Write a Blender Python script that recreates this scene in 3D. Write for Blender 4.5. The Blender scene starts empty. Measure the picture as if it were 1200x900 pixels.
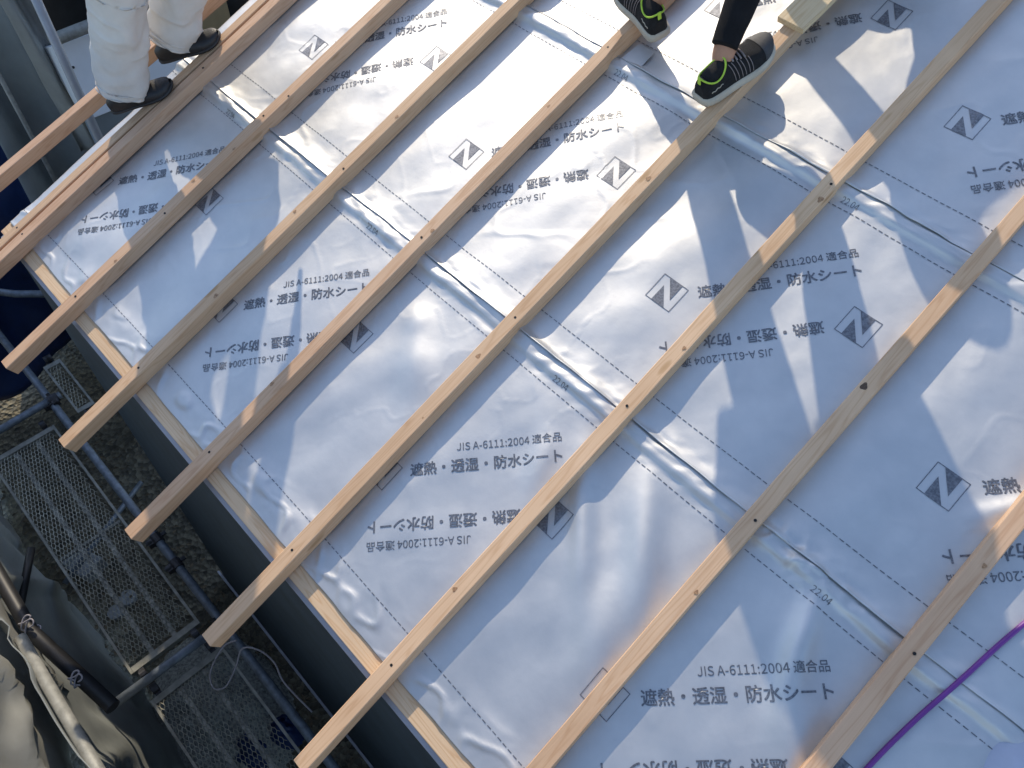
import bpy, bmesh, math, random
import numpy as np
from mathutils import Vector, Matrix, noise

rad = math.radians
scene = bpy.context.scene
COL = scene.collection
random.seed(7)
RNG = np.random.default_rng(7)

# ------------------------------------------------------------------ camera
PITCH = rad(21.8)                       # roof pitch
cp, sp = math.cos(PITCH), math.sin(PITCH)
cam_data = bpy.data.cameras.new("camera")
cam = bpy.data.objects.new("camera", cam_data)
COL.objects.link(cam)
CAM_R = ((0.69605506, -0.58986617, 0.40934736),
         (0.71688516, 0.53937425, -0.44175909),
         (0.03978732, 0.60094369, 0.79830047))
cm = Matrix(CAM_R).to_4x4()
cm.translation = (0.74117289, -0.0520403, 2.26479331)
cam.matrix_world = cm
cam_data.sensor_fit = 'HORIZONTAL'
cam_data.sensor_width = 36.0
cam_data.lens = 27.0724
cam_data.clip_start = 0.02
cam_data.clip_end = 500
scene.camera = cam

# ------------------------------------------------------------------ light
# direction towards the sun, given in the roof's own axes and turned upright
_s = Vector((-1.6, 1.4, 1.0)).normalized()
SUN = Vector((_s.x, _s.y * cp - _s.z * sp, _s.y * sp + _s.z * cp))
world = bpy.data.worlds.new("World")
scene.world = world
world.use_nodes = True
wn = world.node_tree.nodes
wl = world.node_tree.links
sky = wn.new('ShaderNodeTexSky')
sky.sky_type = 'NISHITA'
sky.sun_disc = False
sky.sun_elevation = math.asin(SUN.z)
sky.sun_rotation = math.atan2(SUN.x, SUN.y)
sky.air_density = 1.0
sky.dust_density = 0.6
bg = wn['Background']
bg.inputs['Strength'].default_value = 0.15
wl.new(sky.outputs[0], bg.inputs['Color'])
sd = bpy.data.lights.new("sun", 'SUN')
sd.energy = 2.1
sd.angle = rad(0.53)
sd.color = (1.0, 0.865, 0.66)
so = bpy.data.objects.new("sun", sd)
COL.objects.link(so)
so.location = SUN * 30
so.rotation_euler = SUN.to_track_quat('Z', 'Y').to_euler()
scene.view_settings.view_transform = 'Standard'
scene.view_settings.look = 'None'
scene.view_settings.gamma = 1.0
scene.view_settings.use_curve_mapping = False
scene.view_settings.exposure = 0.80

# ------------------------------------------------------------------ helpers
ROOF = Matrix.Rotation(PITCH, 4, 'X')

def RP(u, v, z=0.0):
    return Vector((u, v * cp - z * sp, v * sp + z * cp))

UP_R = Vector((0.0, sp, cp))            # world up in roof axes

def tag(o, label=None, cat=None, group=None, kind=None):
    if label: o['label'] = label
    if cat: o['category'] = cat
    if group: o['group'] = group
    if kind: o['kind'] = kind
    return o

def link(name, me, mat=None, parent=None, mw=None, smooth=False):
    o = bpy.data.objects.new(name, me)
    COL.objects.link(o)
    if mat is not None:
        for m in (mat if isinstance(mat, (list, tuple)) else [mat]):
            me.materials.append(m)
    if parent is not None:
        o.parent = parent
    if mw is not None:
        if parent is not None:
            o.matrix_parent_inverse = Matrix()
            o.matrix_basis = mw
        else:
            o.matrix_world = mw
    if smooth:
        for p in me.polygons: p.use_smooth = True
    return o

def empty(name, mw):
    o = bpy.data.objects.new(name, None)
    COL.objects.link(o)
    o.empty_display_size = 0.1
    o.matrix_world = mw
    return o

class MB:
    """collects vertices and faces of one mesh"""
    def __init__(s): s.v = []; s.f = []; s.mi = []
    def add(s, vs, fs, mi=0):
        n = len(s.v)
        s.v += [tuple(a) for a in vs]
        s.f += [tuple(i + n for i in f) for f in fs]
        s.mi += [mi] * len(fs)
    def box(s, a, b, mi=0):
        x0, y0, z0 = a; x1, y1, z1 = b
        s.add([(x0,y0,z0),(x1,y0,z0),(x1,y1,z0),(x0,y1,z0),(x0,y0,z1),(x1,y0,z1),(x1,y1,z1),(x0,y1,z1)],
              [(0,3,2,1),(4,5,6,7),(0,1,5,4),(1,2,6,5),(2,3,7,6),(3,0,4,7)], mi)
    def tube(s, pts, r, n=12, cap=True, mi=0, flat=1.0, ref=None):
        pts = [Vector(p) for p in pts]
        rs = r if isinstance(r, (list, tuple)) else [r] * len(pts)
        N = len(pts)
        t0 = (pts[1] - pts[0]).normalized()
        a = Vector(ref) if ref else (Vector((0,0,1)) if abs(t0.z) < .9 else Vector((1,0,0)))
        x = (a - t0 * a.dot(t0)).normalized()
        base = len(s.v)
        for i, p in enumerate(pts):
            t = (pts[min(i+1, N-1)] - pts[max(i-1, 0)]).normalized()
            x = (x - t * x.dot(t)).normalized()
            y = t.cross(x)
            rr = rs[i]
            rx, ry = rr if isinstance(rr, (tuple, list)) else (rr, rr * flat)
            for k in range(n):
                th = 2 * math.pi * k / n
                s.v.append(tuple(p + x * (rx * math.cos(th)) + y * (ry * math.sin(th))))
        for i in range(N - 1):
            for k in range(n):
                k2 = (k + 1) % n
                s.f.append((base+i*n+k, base+i*n+k2, base+(i+1)*n+k2, base+(i+1)*n+k)); s.mi.append(mi)
        if cap:
            s.f.append(tuple(base + k for k in reversed(range(n)))); s.mi.append(mi)
            s.f.append(tuple(base + (N-1)*n + k for k in range(n))); s.mi.append(mi)
    def mesh(s, name):
        me = bpy.data.meshes.new(name)
        me.from_pydata(s.v, [], s.f)
        me.polygons.foreach_set('material_index', s.mi)
        me.update()
        return me
    def build(s, name, mat, parent=None, mw=None, smooth=False, bevel=0.0):
        me = s.mesh(name)
        if bevel > 0:
            bm = bmesh.new(); bm.from_mesh(me)
            bmesh.ops.bevel(bm, geom=bm.edges[:], offset=bevel, segments=2, affect='EDGES', profile=.6)
            bm.to_mesh(me); bm.free()
        return link(name, me, mat, parent, mw, smooth)

# ---- vectorised gradient-free value noise
_T = RNG.random((8, 256, 256)) * 2 - 1
def vn(x, y, seed=0):
    x = np.asarray(x, float); y = np.asarray(y, float)
    xi = np.floor(x).astype(int); yi = np.floor(y).astype(int)
    fx = x - xi; fy = y - yi
    fx = fx*fx*fx*(fx*(fx*6-15)+10); fy = fy*fy*fy*(fy*(fy*6-15)+10)
    T = _T[seed % 8]
    off = seed * 37
    a = T[(xi+off) & 255, yi & 255]; b = T[(xi+1+off) & 255, yi & 255]
    c = T[(xi+off) & 255, (yi+1) & 255]; d = T[(xi+1+off) & 255, (yi+1) & 255]
    return (a*(1-fx)+b*fx)*(1-fy)+(c*(1-fx)+d*fx)*fy

# ------------------------------------------------------------------ materials
def new_mat(name):
    m = bpy.data.materials.new(name)
    m.use_nodes = True
    nt = m.node_tree
    b = nt.nodes['Principled BSDF']
    return m, nt, b

def N(nt, t, **kw):
    n = nt.nodes.new(t)
    for k, v in kw.items():
        if k.startswith('_'): setattr(n, k[1:], v)
        else: n.inputs[k].default_value = v
    return n

def ramp(nt, fac, stops):
    r = nt.nodes.new('ShaderNodeValToRGB')
    e = r.color_ramp.elements
    while len(e) < len(stops): e.new(0.5)
    for i, (p, c) in enumerate(stops):
        e[i].position = p; e[i].color = (*c, 1) if len(c) == 3 else c
    nt.links.new(fac, r.inputs[0])
    return r

def simple(name, col, rough=.6, metal=0.0, var=.15, scale=8.0, bump=0.0, bscale=40.0, spec=.5, coord='Object'):
    """a plain surface with mottled colour and a little relief"""
    m, nt, b = new_mat(name)
    tc = N(nt, 'ShaderNodeTexCoord')
    nz = N(nt, 'ShaderNodeTexNoise', Scale=scale, Detail=6.0, Roughness=.6)
    nt.links.new(tc.outputs[coord], nz.inputs['Vector'])
    lo = tuple(max(0, c*(1-var)) for c in col); hi = tuple(min(1, c*(1+var)) for c in col)
    r = ramp(nt, nz.outputs['Fac'], [(.3, lo), (.7, hi)])
    nt.links.new(r.outputs[0], b.inputs['Base Color'])
    b.inputs['Roughness'].default_value = rough
    b.inputs['Metallic'].default_value = metal
    b.inputs['Specular IOR Level'].default_value = spec
    if bump:
        n2 = N(nt, 'ShaderNodeTexNoise', Scale=bscale, Detail=4.0)
        nt.links.new(tc.outputs[coord], n2.inputs['Vector'])
        bp = N(nt, 'ShaderNodeBump', Strength=bump, Distance=.01)
        nt.links.new(n2.outputs['Fac'], bp.inputs['Height'])
        nt.links.new(bp.outputs[0], b.inputs['Normal'])
    return m

def wood(name, light, dark, ring=(.45,.27,.13), knot=True):
    """sawn softwood, grain along the local Y axis"""
    m, nt, b = new_mat(name)
    L = nt.links.new
    tc = N(nt, 'ShaderNodeTexCoord'); oi = N(nt, 'ShaderNodeObjectInfo')
    mul = N(nt, 'ShaderNodeMath', _operation='MULTIPLY'); mul.inputs[1].default_value = 37.0
    L(oi.outputs['Random'], mul.inputs[0])
    comb = N(nt, 'ShaderNodeCombineXYZ')
    for i in range(3): L(mul.outputs[0], comb.inputs[i])
    add = N(nt, 'ShaderNodeVectorMath', _operation='ADD')
    L(tc.outputs['Object'], add.inputs[0]); L(comb.outputs[0], add.inputs[1])
    # growth rings: distance from a wandering pith line below the piece
    mp = N(nt, 'ShaderNodeMapping'); mp.inputs['Scale'].default_value = (1, .055, 1)
    L(add.outputs[0], mp.inputs['Vector'])
    n1 = N(nt, 'ShaderNodeTexNoise', Scale=14.0, Detail=3.0, Roughness=.5)
    L(mp.outputs[0], n1.inputs['Vector'])
    wv = N(nt, 'ShaderNodeMath', _operation='MULTIPLY'); wv.inputs[1].default_value = 95.0
    L(n1.outputs['Fac'], wv.inputs[0])
    sn = N(nt, 'ShaderNodeMath', _operation='SINE'); L(wv.outputs[0], sn.inputs[0])
    mp2 = N(nt, 'ShaderNodeMapping'); mp2.inputs['Scale'].default_value = (260, 6, 260)
    L(add.outputs[0], mp2.inputs['Vector'])
    n2 = N(nt, 'ShaderNodeTexNoise', Scale=1.0, Detail=3.0); L(mp2.outputs[0], n2.inputs['Vector'])
    n3 = N(nt, 'ShaderNodeTexNoise', Scale=2.6, Detail=4.0); L(add.outputs[0], n3.inputs['Vector'])
    r1 = ramp(nt, sn.outputs[0], [(.0, light), (.75, tuple(.55*a+.45*c for a, c in zip(light, dark))), (1.0, dark)])
    mx = N(nt, 'ShaderNodeMixRGB', _blend_type='MULTIPLY'); mx.inputs[0].default_value = 1
    r2 = ramp(nt, n2.outputs['Fac'], [(.3, (.93,.92,.91)), (.7, (1.0,1.0,1.0))])
    L(r1.outputs[0], mx.inputs[1]); L(r2.outputs[0], mx.inputs[2])
    mx2 = N(nt, 'ShaderNodeMixRGB', _blend_type='MULTIPLY'); mx2.inputs[0].default_value = 1
    r3 = ramp(nt, n3.outputs['Fac'], [(.3, (.86,.82,.78)), (.65, (1.0,1.0,1.0))])
    L(mx.outputs[0], mx2.inputs[1]); L(r3.outputs[0], mx2.inputs[2])
    out = mx2.outputs[0]
    if knot:
        mp3 = N(nt, 'ShaderNodeMapping'); mp3.inputs['Scale'].default_value = (11, 3.2, 11)
        L(add.outputs[0], mp3.inputs['Vector'])
        vo = N(nt, 'ShaderNodeTexVoronoi', Scale=1.0); L(mp3.outputs[0], vo.inputs['Vector'])
        mp4 = N(nt, 'ShaderNodeMapping'); mp4.inputs['Scale'].default_value = (30, 30, 30)
        rk = ramp(nt, vo.outputs['Distance'], [(.05, (.0,)*3), (.10, (.35,)*3), (.13, (1,)*3)])
        mk = N(nt, 'ShaderNodeMixRGB')
        L(rk.outputs[0], mk.inputs[0]); mk.inputs[1].default_value = (*ring, 1); L(out, mk.inputs[2])
        out = mk.outputs[0]
    hs = N(nt, 'ShaderNodeHueSaturation'); hr = N(nt, 'ShaderNodeMapRange'); hr.inputs['To Min'].default_value = .490; hr.inputs['To Max'].default_value = .499
    frn = N(nt, 'ShaderNodeMath', _operation='FRACT'); mu7 = N(nt, 'ShaderNodeMath', _operation='MULTIPLY'); mu7.inputs[1].default_value = 7.3
    L(oi.outputs['Random'], mu7.inputs[0]); L(mu7.outputs[0], frn.inputs[0]); L(frn.outputs[0], hr.inputs['Value']); L(hr.outputs[0], hs.inputs['Hue'])
    vr = N(nt, 'ShaderNodeMapRange'); vr.inputs['To Min'].default_value = .88; vr.inputs['To Max'].default_value = 1.08
    L(oi.outputs['Random'], vr.inputs['Value']); L(vr.outputs[0], hs.inputs['Value']); L(out, hs.inputs['Color'])
    L(hs.outputs[0], b.inputs['Base Color'])
    b.inputs['Roughness'].default_value = .62
    b.inputs['Specular IOR Level'].default_value = .3
    bp = N(nt, 'ShaderNodeBump', Strength=.25, Distance=.002)
    L(n2.outputs['Fac'], bp.inputs['Height']); L(bp.outputs[0], b.inputs['Normal'])
    return m

def foil():
    m, nt, b = new_mat("silver underlay")
    L = nt.links.new
    tc = N(nt, 'ShaderNodeTexCoord')
    n1 = N(nt, 'ShaderNodeTexNoise', Scale=9.0, Detail=5.0, Roughness=.6); L(tc.outputs['Object'], n1.inputs['Vector'])
    r = ramp(nt, n1.outputs['Fac'], [(.3, (.56,.565,.565)), (.7, (.63,.63,.625))])
    L(r.outputs[0], b.inputs['Base Color'])
    b.inputs['Metallic'].default_value = .86
    rr = N(nt, 'ShaderNodeMapRange'); rr.inputs['To Min'].default_value = .50; rr.inputs['To Max'].default_value = .58
    L(n1.outputs['Fac'], rr.inputs['Value']); L(rr.outputs[0], b.inputs['Roughness'])
    n2 = N(nt, 'ShaderNodeTexNoise', Scale=16.0, Detail=4.0, Roughness=.5); L(tc.outputs['Object'], n2.inputs['Vector'])
    n3 = N(nt, 'ShaderNodeTexNoise', Scale=700.0, Detail=2.0); L(tc.outputs['Object'], n3.inputs['Vector'])
    b1 = N(nt, 'ShaderNodeBump', Strength=.16, Distance=.006); L(n2.outputs['Fac'], b1.inputs['Height'])
    b2 = N(nt, 'ShaderNodeBump', Strength=.12, Distance=.0006); L(n3.outputs['Fac'], b2.inputs['Height'])
    L(b1.outputs[0], b2.inputs['Normal']); L(b2.outputs[0], b.inputs['Normal'])
    return m

def ink():
    m, nt, b = new_mat("grey print on underlay")
    b.inputs['Base Color'].default_value = (.085, .09, .105, 1)
    b.inputs['Metallic'].default_value = .72
    b.inputs['Roughness'].default_value = .45
    tc = N(nt, 'ShaderNodeTexCoord')
    n1 = N(nt, 'ShaderNodeTexNoise', Scale=160.0, Detail=3.0); nt.links.new(tc.outputs['Object'], n1.inputs['Vector'])
    r = ramp(nt, n1.outputs['Fac'], [(.35, (.14,.145,.16)), (.65, (.25,.255,.275))])
    nt.links.new(r.outputs[0], b.inputs['Base Color'])
    return m

M_FOIL = foil(); M_INK = ink()
M_BATTEN = wood("sawn batten wood", (.71,.485,.30), (.63,.405,.235))
M_EAVE = wood("eave board wood", (.74,.56,.35), (.66,.46,.26), knot=False)
M_PLANK = wood("pale plank wood", (.74,.60,.38), (.66,.50,.29))
M_KNOT = simple("wood knot", (.36,.20,.10), .6, 0, .45, 160)
M_KNOTD = simple("open dark knot", (.085,.05,.03), .7, 0, .6, 200)
M_SCREW = simple("dark screw head", (.03,.027,.025), .45, .6, .2)
M_WALL = simple("navy siding", (.042,.070,.098), .55, 0, .25, 5, .15, 60)
M_FLASH = simple("grey coated flashing", (.36,.37,.40), .45, .3, .1)
M_TUBE = simple("galvanised tube", (.30,.30,.28), .6, .35, .3, 22, .15, 90)
M_TUBED = simple("weathered scaffold tube", (.17,.20,.24), .55, .4, .35, 20, .2, 90)
M_BLACKPIPE = simple("black coated tube", (.018,.018,.02), .5, 0, .3, 12)
M_MESH = simple("dull galvanised mesh", (.46,.45,.38), .6, .45, .35, 14)
M_FRAME = simple("dirty deck frame", (.26,.26,.23), .65, .35, .35, 14)
M_CLAMP = simple("oily clamp steel", (.05,.05,.055), .5, .6, .4, 30, .2, 80)
M_TARP = simple("grey scaffold sheeting", (.30,.30,.275), .75, 0, .18, 3, .2, 300)
M_TARP_SHADE = simple("shade-tinted scaffold sheeting", (.27,.29,.285), .75, 0, .18, 3, .2, 300)  # teal cast of the shaded sheeting put into the colour
M_BLUE = simple("blue tarpaulin", (.008,.028,.11), .5, 0, .25, 6, .25, 30)
M_WHITEP = simple("white painted panel", (.80,.82,.84), .5, 0, .06, 4)
M_GREYP = simple("grey painted panel", (.28,.32,.35), .5, 0, .1, 4)
M_TAN = simple("tan board", (.42,.31,.17), .65, 0, .15, 6)
M_TROU = simple("white work cloth", (.66,.62,.57), .9, 0, .08, 9, .3, 420, .2)
M_SLIP = simple("black slipper rubber", (.012,.012,.014), .5, 0, .3, 20, .2, 200)
M_LEGG = simple("black leggings knit", (.010,.010,.012), .85, 0, .3, 20, .3, 900, .2)
M_SHIRT = simple("dark work shirt", (.05,.06,.09), .9, 0, .2, 12)
M_SHIRT2 = simple("grey work shirt", (.3,.31,.33), .9, 0, .15, 12)
M_HELM = simple("white helmet plastic", (.75,.75,.74), .3, 0, .03)
M_SKIN = simple("skin", (.42,.22,.14), .55, 0, .12, 30, .1, 200)
M_HAIR = simple("black hair", (.012,.01,.009), .6, 0, .2, 60)
M_KNIT = simple("black shoe knit", (.016,.016,.018), .8, 0, .35, 60, .6, 900, .3)
M_TOE = simple("grey shoe toe cap", (.045,.046,.05), .6, 0, .3, 40, .2, 500)
M_LIME = simple("lime shoe lining", (.42,.62,.06), .7, 0, .15, 40)
M_SOLE = simple("pale shoe sole", (.47,.42,.34), .7, 0, .12, 30, .2, 200)
M_LACE = simple("pinkish grey lace", (.25,.215,.215), .75, 0, .1, 60)
M_PURPLE = simple("purple cord jacket", (.16,.03,.24), .4, 0, .12, 12)
M_CABLE = simple("pale grey cable", (.33,.31,.33), .5, 0, .1)
M_CLOTH = simple("pale blue cloth", (.36,.41,.53), .9, 0, .08, 10, .3, 600, .2)
M_STONE = simple("pale stone", (.30,.31,.31), .9, 0, .3, 12, .4, 60)

def ground_mat():
    m, nt, b = new_mat("bare soil")
    L = nt.links.new
    tc = N(nt, 'ShaderNodeTexCoord')
    n1 = N(nt, 'ShaderNodeTexNoise', Scale=2.2, Detail=8.0, Roughness=.7); L(tc.outputs['Object'], n1.inputs['Vector'])
    n2 = N(nt, 'ShaderNodeTexVoronoi', Scale=26.0); L(tc.outputs['Object'], n2.inputs['Vector'])
    r1 = ramp(nt, n1.outputs['Fac'], [(.3, (.08,.074,.055)), (.55, (.165,.15,.11)), (.75, (.24,.225,.175))])
    r2 = ramp(nt, n2.outputs['Color'], [(.2, (.6,.6,.6)), (.8, (1.35,1.3,1.2))])
    mx = N(nt, 'ShaderNodeMixRGB', _blend_type='MULTIPLY'); mx.inputs[0].default_value = 1
    L(r1.outputs[0], mx.inputs[1]); L(r2.outputs[0], mx.inputs[2]); L(mx.outputs[0], b.inputs['Base Color'])
    b.inputs['Roughness'].default_value = .95
    bp = N(nt, 'ShaderNodeBump', Strength=.8, Distance=.05); L(n2.outputs['Distance'], bp.inputs['Height'])
    L(bp.outputs[0], b.inputs['Normal'])
    return m
M_SOIL = ground_mat()
M_GRAVEL = simple("grey gravel", (.30,.31,.28), .95, 0, .6, 45, .9, 60)

# ------------------------------------------------------------------ ground
GZ = -3.42
g = MB()
n = 60
xs = np.concatenate([np.linspace(-150, -8, 8), np.linspace(-7, 5, 49), np.linspace(6, 150, 8)])
ys = np.concatenate([np.linspace(-150, -5, 8), np.linspace(-4, 3, 36), np.linspace(4, 150, 8)])
vs = [(x, y, GZ + .03*float(vn(x*1.7, y*1.7, 1)) + .012*float(vn(x*6, y*6, 2))) for y in ys for x in xs]
W = len(xs)
g.add(vs, [(j*W+i, j*W+i+1, (j+1)*W+i+1, (j+1)*W+i) for j in range(len(ys)-1) for i in range(W-1)])
tag(g.build('ground', M_SOIL, smooth=True), kind='structure')

# ------------------------------------------------------------------ house
EAVE_V0, EAVE_V1 = 0.1863, 0.300        # outer and inner edge of the board along the eave
GAB = -2.335                            # gable edge
UR = 3.2                                # right end of what is built
VT = 5.2
house = empty('house', Matrix.Translation((0, 2, GZ)))
HI = Matrix.Translation((0, -2, -GZ))
def hpart(mb, name, mat, mw=Matrix(), **k):
    return mb.build(name, mat, house, HI @ mw, **k)
WY = RP(0, EAVE_V0, 0).y + .004
b = MB(); b.box((GAB+.03, WY, GZ-.2), (UR, WY+.12, -.03))
hpart(b, 'wall', M_WALL)
b = MB()
ya, yb = WY+.13, VT*cp
za, zb = (ya-.05)*math.tan(PITCH)-.03, (yb-.05)*math.tan(PITCH)-.03
b.add([(x, y, z) for x in (GAB+.03, GAB+.15) for y, z in ((ya, GZ-.2), (yb, GZ-.2), (yb, zb), (ya, za))],
      [(0,1,2,3)[::-1],(4,5,6,7),(0,1,5,4),(1,2,6,5),(2,3,7,6),(3,0,4,7)])
hpart(b, 'gable_wall', M_WALL)
b = MB(); b.box((GAB, WY-.022, -3.31), (UR, WY-.006, -3.285)); b.box((GAB, WY-.008, -3.42), (UR, WY-.006, -3.31))
hpart(b, 'base_flashing', M_FLASH)
b = MB(); b.box((GAB, EAVE_V1+.002, -.060), (UR, VT, -.034))
hpart(b, 'roof_deck', M_EAVE, ROOF)
b = MB(); b.box((GAB-.002, EAVE_V0, -.033), (UR, EAVE_V1-.052, -.001)); b.box((GAB-.002, EAVE_V1-.049, -.033), (UR, EAVE_V1, .001))
me_e = b.mesh('eave_board')
bm = bmesh.new(); bm.from_mesh(me_e); bmesh.ops.bevel(bm, geom=bm.edges[:], offset=.002, segments=2, affect='EDGES')
# turn so that grain (local Y) runs along the eave
bmesh.ops.transform(bm, matrix=Matrix.Rotation(rad(90), 4, 'Z'), verts=bm.verts); bm.to_mesh(me_e); bm.free()
link('eave_board', me_e, M_EAVE, house, HI @ ROOF @ Matrix.Rotation(rad(-90), 4, 'Z'))
b = MB(); b.box((GAB-.004, EAVE_V0-.020, -.060), (UR, EAVE_V0-.003, -.022))
hpart(b, 'eave_flashing', M_FLASH, ROOF, bevel=.002)
tag(house, 'house with navy wall below a pale timber eave board and grey metal trim', 'house')

# ------------------------------------------------------------------ underlay sheets
S0, SP = -0.3412, 0.455                  # batten at i = 5 and spacing
BW, BH = 0.0462, 0.0579
LAPS = [0.239, 1.2035, 2.1736, 3.1437]   # lower edge of each course

def gauss(u, v, u0, v0, a, su, sv, th=0.0):
    c, s = math.cos(th), math.sin(th)
    x = (u-u0)*c + (v-v0)*s; y = -(u-u0)*s + (v-v0)*c
    return a*np.exp(-(x/su)**2 - (y/sv)**2)

def base_h(u, v):
    u = np.asarray(u, float); v = np.asarray(v, float)
    ph = (u - S0)/SP
    bay = np.abs(np.sin(np.pi*ph))                   # 0 on a batten, 1 mid-bay
    h = .0080*vn(u*3.6+v*1.2, v*2.6, 3)*(.30+.70*bay)
    h += .0040*vn(u*7.5-v*3, v*5.0+u*2, 4)*(.25+.75*bay)
    h += .0008*vn(u*17+v*5, v*13-u*4, 5)
    h += .0040*bay                                   # slack between the battens
    c1 = vn(u*5.2+v*3.4+.6*vn(u*9, v*9, 2), v*4.4-u*3.6, 1)
    h += .0024*np.exp(-(c1/.08)**2)*np.clip(vn(u*2.4, v*2.2, 4)+.15, 0, 1)*(.25+.75*bay)
    c2 = vn(u*8.5-v*5.0+.5*vn(u*12, v*12, 3), v*7.5+u*4.5, 6)
    h += .0013*np.exp(-(c2/.06)**2)*np.clip(vn(u*3.1+7, v*2.9, 5)+.1, 0, 1)
    # stiffer folds seen near the middle and the bottom of the sheet
    h += gauss(u, v, .40, .95, .026, .05, .20, rad(38))
    h += gauss(u, v, .24, .88, .020, .035, .20, rad(42))
    h += gauss(u, v, .47, .70, .018, .06, .12, rad(30))
    h += gauss(u, v, .02, .93, .012, .04, .10, rad(25))
    h += gauss(u, v, .84, 1.02, .026, .035, .16, rad(20))
    h += gauss(u, v, .95, .86, .020, .05, .12, rad(30))
    h += gauss(u, v, -.52, .92, .016, .06, .12, rad(40))
    h += gauss(u, v, -.62, 1.02, .009, .05, .05, 0)
    h += gauss(u, v, 1.00, 1.62, .012, .03, .09, rad(-35))
    # crumples by the eave
    e = np.exp(-((v-.29)/.05)**2)
    h += e*(.0055*np.exp(-(vn(u*11+v*9, v*16-u*5, 6)/.22)**2)+.0018*vn(u*31, v*40, 7))
    # crumples at the torn tape by the lap
    t = np.exp(-(((u-.72)/.14)**2 + ((v-1.19)/.05)**2))
    h += t*(.009*vn(u*15, v*20, 1)+.010*np.exp(-(vn(u*18+v*12, v*22-u*9, 4)/.16)**2)+.003*vn(u*60, v*60, 2))
    # the raised seam under each lap: gentle above, steep below
    for k, lv in enumerate(LAPS[1:]):
        d = v - (lv - .033 + .006*vn(u*4, u*0+k, 2))
        amp = .0150 + .004*vn(u*3.1, u*0+3.3*k, 5)
        h += amp*np.where(d > 0, np.exp(-(d/.060)**2), np.exp(-(d/.012)**2))
        h += .0040*np.exp(-((d-.05)/.012)**2)*vn(u*9, v*30, 4)
        q = np.exp(-((d-.02)/.055)**2)
        h += q*(.0040*vn(u*13+v*20, v*24, 3)+.0022*vn(u*30-v*30, v*38, 1))
        h += .0045*np.exp(-((d-.030+.010*vn(u*5, u*0+k, 7))/.006)**2)*np.clip(vn(u*3.7, u*0+k*5.1, 3)+.35, 0, 1)
    # flatten onto the board along the eave
    f = np.clip((v-.300)/.09, 0, 1); f = f*f*(3-2*f)
    h = np.maximum(h*f, -.012) + (1-f)*(.0045 + np.abs(e*(.0055*np.exp(-(vn(u*11+v*9, v*16-u*5, 6)/.22)**2)+.0012*vn(u*31, v*40, 7))))
    return h

def sheet_h(u, v, k):
    h = base_h(u, v)
    if k > 0:
        d = np.asarray(v, float) - LAPS[k]
        lip = .0030 + .0045*np.clip(vn(np.asarray(u, float)*5.5, np.asarray(u, float)*0+k*2.7, 6)+.25, 0, 1)
        h = h + .0016 + lip*np.exp(-(d/.010)**2)
    return h

def bow(u, kind, k):
    if kind == 'lo' and k == 0: return .007 - .011*((u+.5)/1.2)**2
    if (kind == 'hi' and k == 0) or (kind == 'lo' and k == 1): return -.006 + .009*(min(abs(u), 1.9)/1.35)**2
    return 0.0

SANS = None
try:                                     # Blender's own bundled grotesque; otherwise its built-in face
    import os
    SANS = bpy.data.fonts.load(os.path.join(bpy.utils.system_resource('DATAFILES'), 'fonts', 'Noto Sans CJK Regular.woff2'))
except Exception:
    SANS = None

def text_mesh(body, bold=0.0):
    c = bpy.data.curves.new('print', 'FONT'); c.body = body; c.offset = bold; c.resolution_u = 3
    if SANS: c.font = SANS
    o = bpy.data.objects.new('print', c); COL.objects.link(o)
    bpy.context.view_layer.update()
    dg = bpy.context.evaluated_depsgraph_get()
    me = bpy.data.meshes.new_from_object(o.evaluated_get(dg))
    bpy.data.objects.remove(o)
    bm = bmesh.new(); bm.from_mesh(me)
    bmesh.ops.triangulate(bm, faces=bm.faces[:])
    for _ in range(2):
        es = [e for e in bm.edges if e.calc_length() > .35]
        if es: bmesh.ops.subdivide_edges(bm, edges=es, cuts=1); bmesh.ops.triangulate(bm, faces=bm.faces[:])
    co = np.array([v.co[:2] for v in bm.verts]); bm.verts.index_update()
    fs = [tuple(v.index for v in f.verts) for f in bm.faces]
    bm.free()
    return co, fs

def fitted(body, width, bold):
    co, fs = text_mesh(body, bold)
    s = width/(co[:, 0].max()-co[:, 0].min())
    co = (co - co.min(axis=0))*s
    return co, fs

T_MAIN = fitted('遮熱・透湿・防水シート', .460, 0.0)
T_JIS = fitted('JIS A-6111:2004 適合品', .316, 0.0)
T_DATE = fitted('22.04', .056, 0.0)

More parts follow.
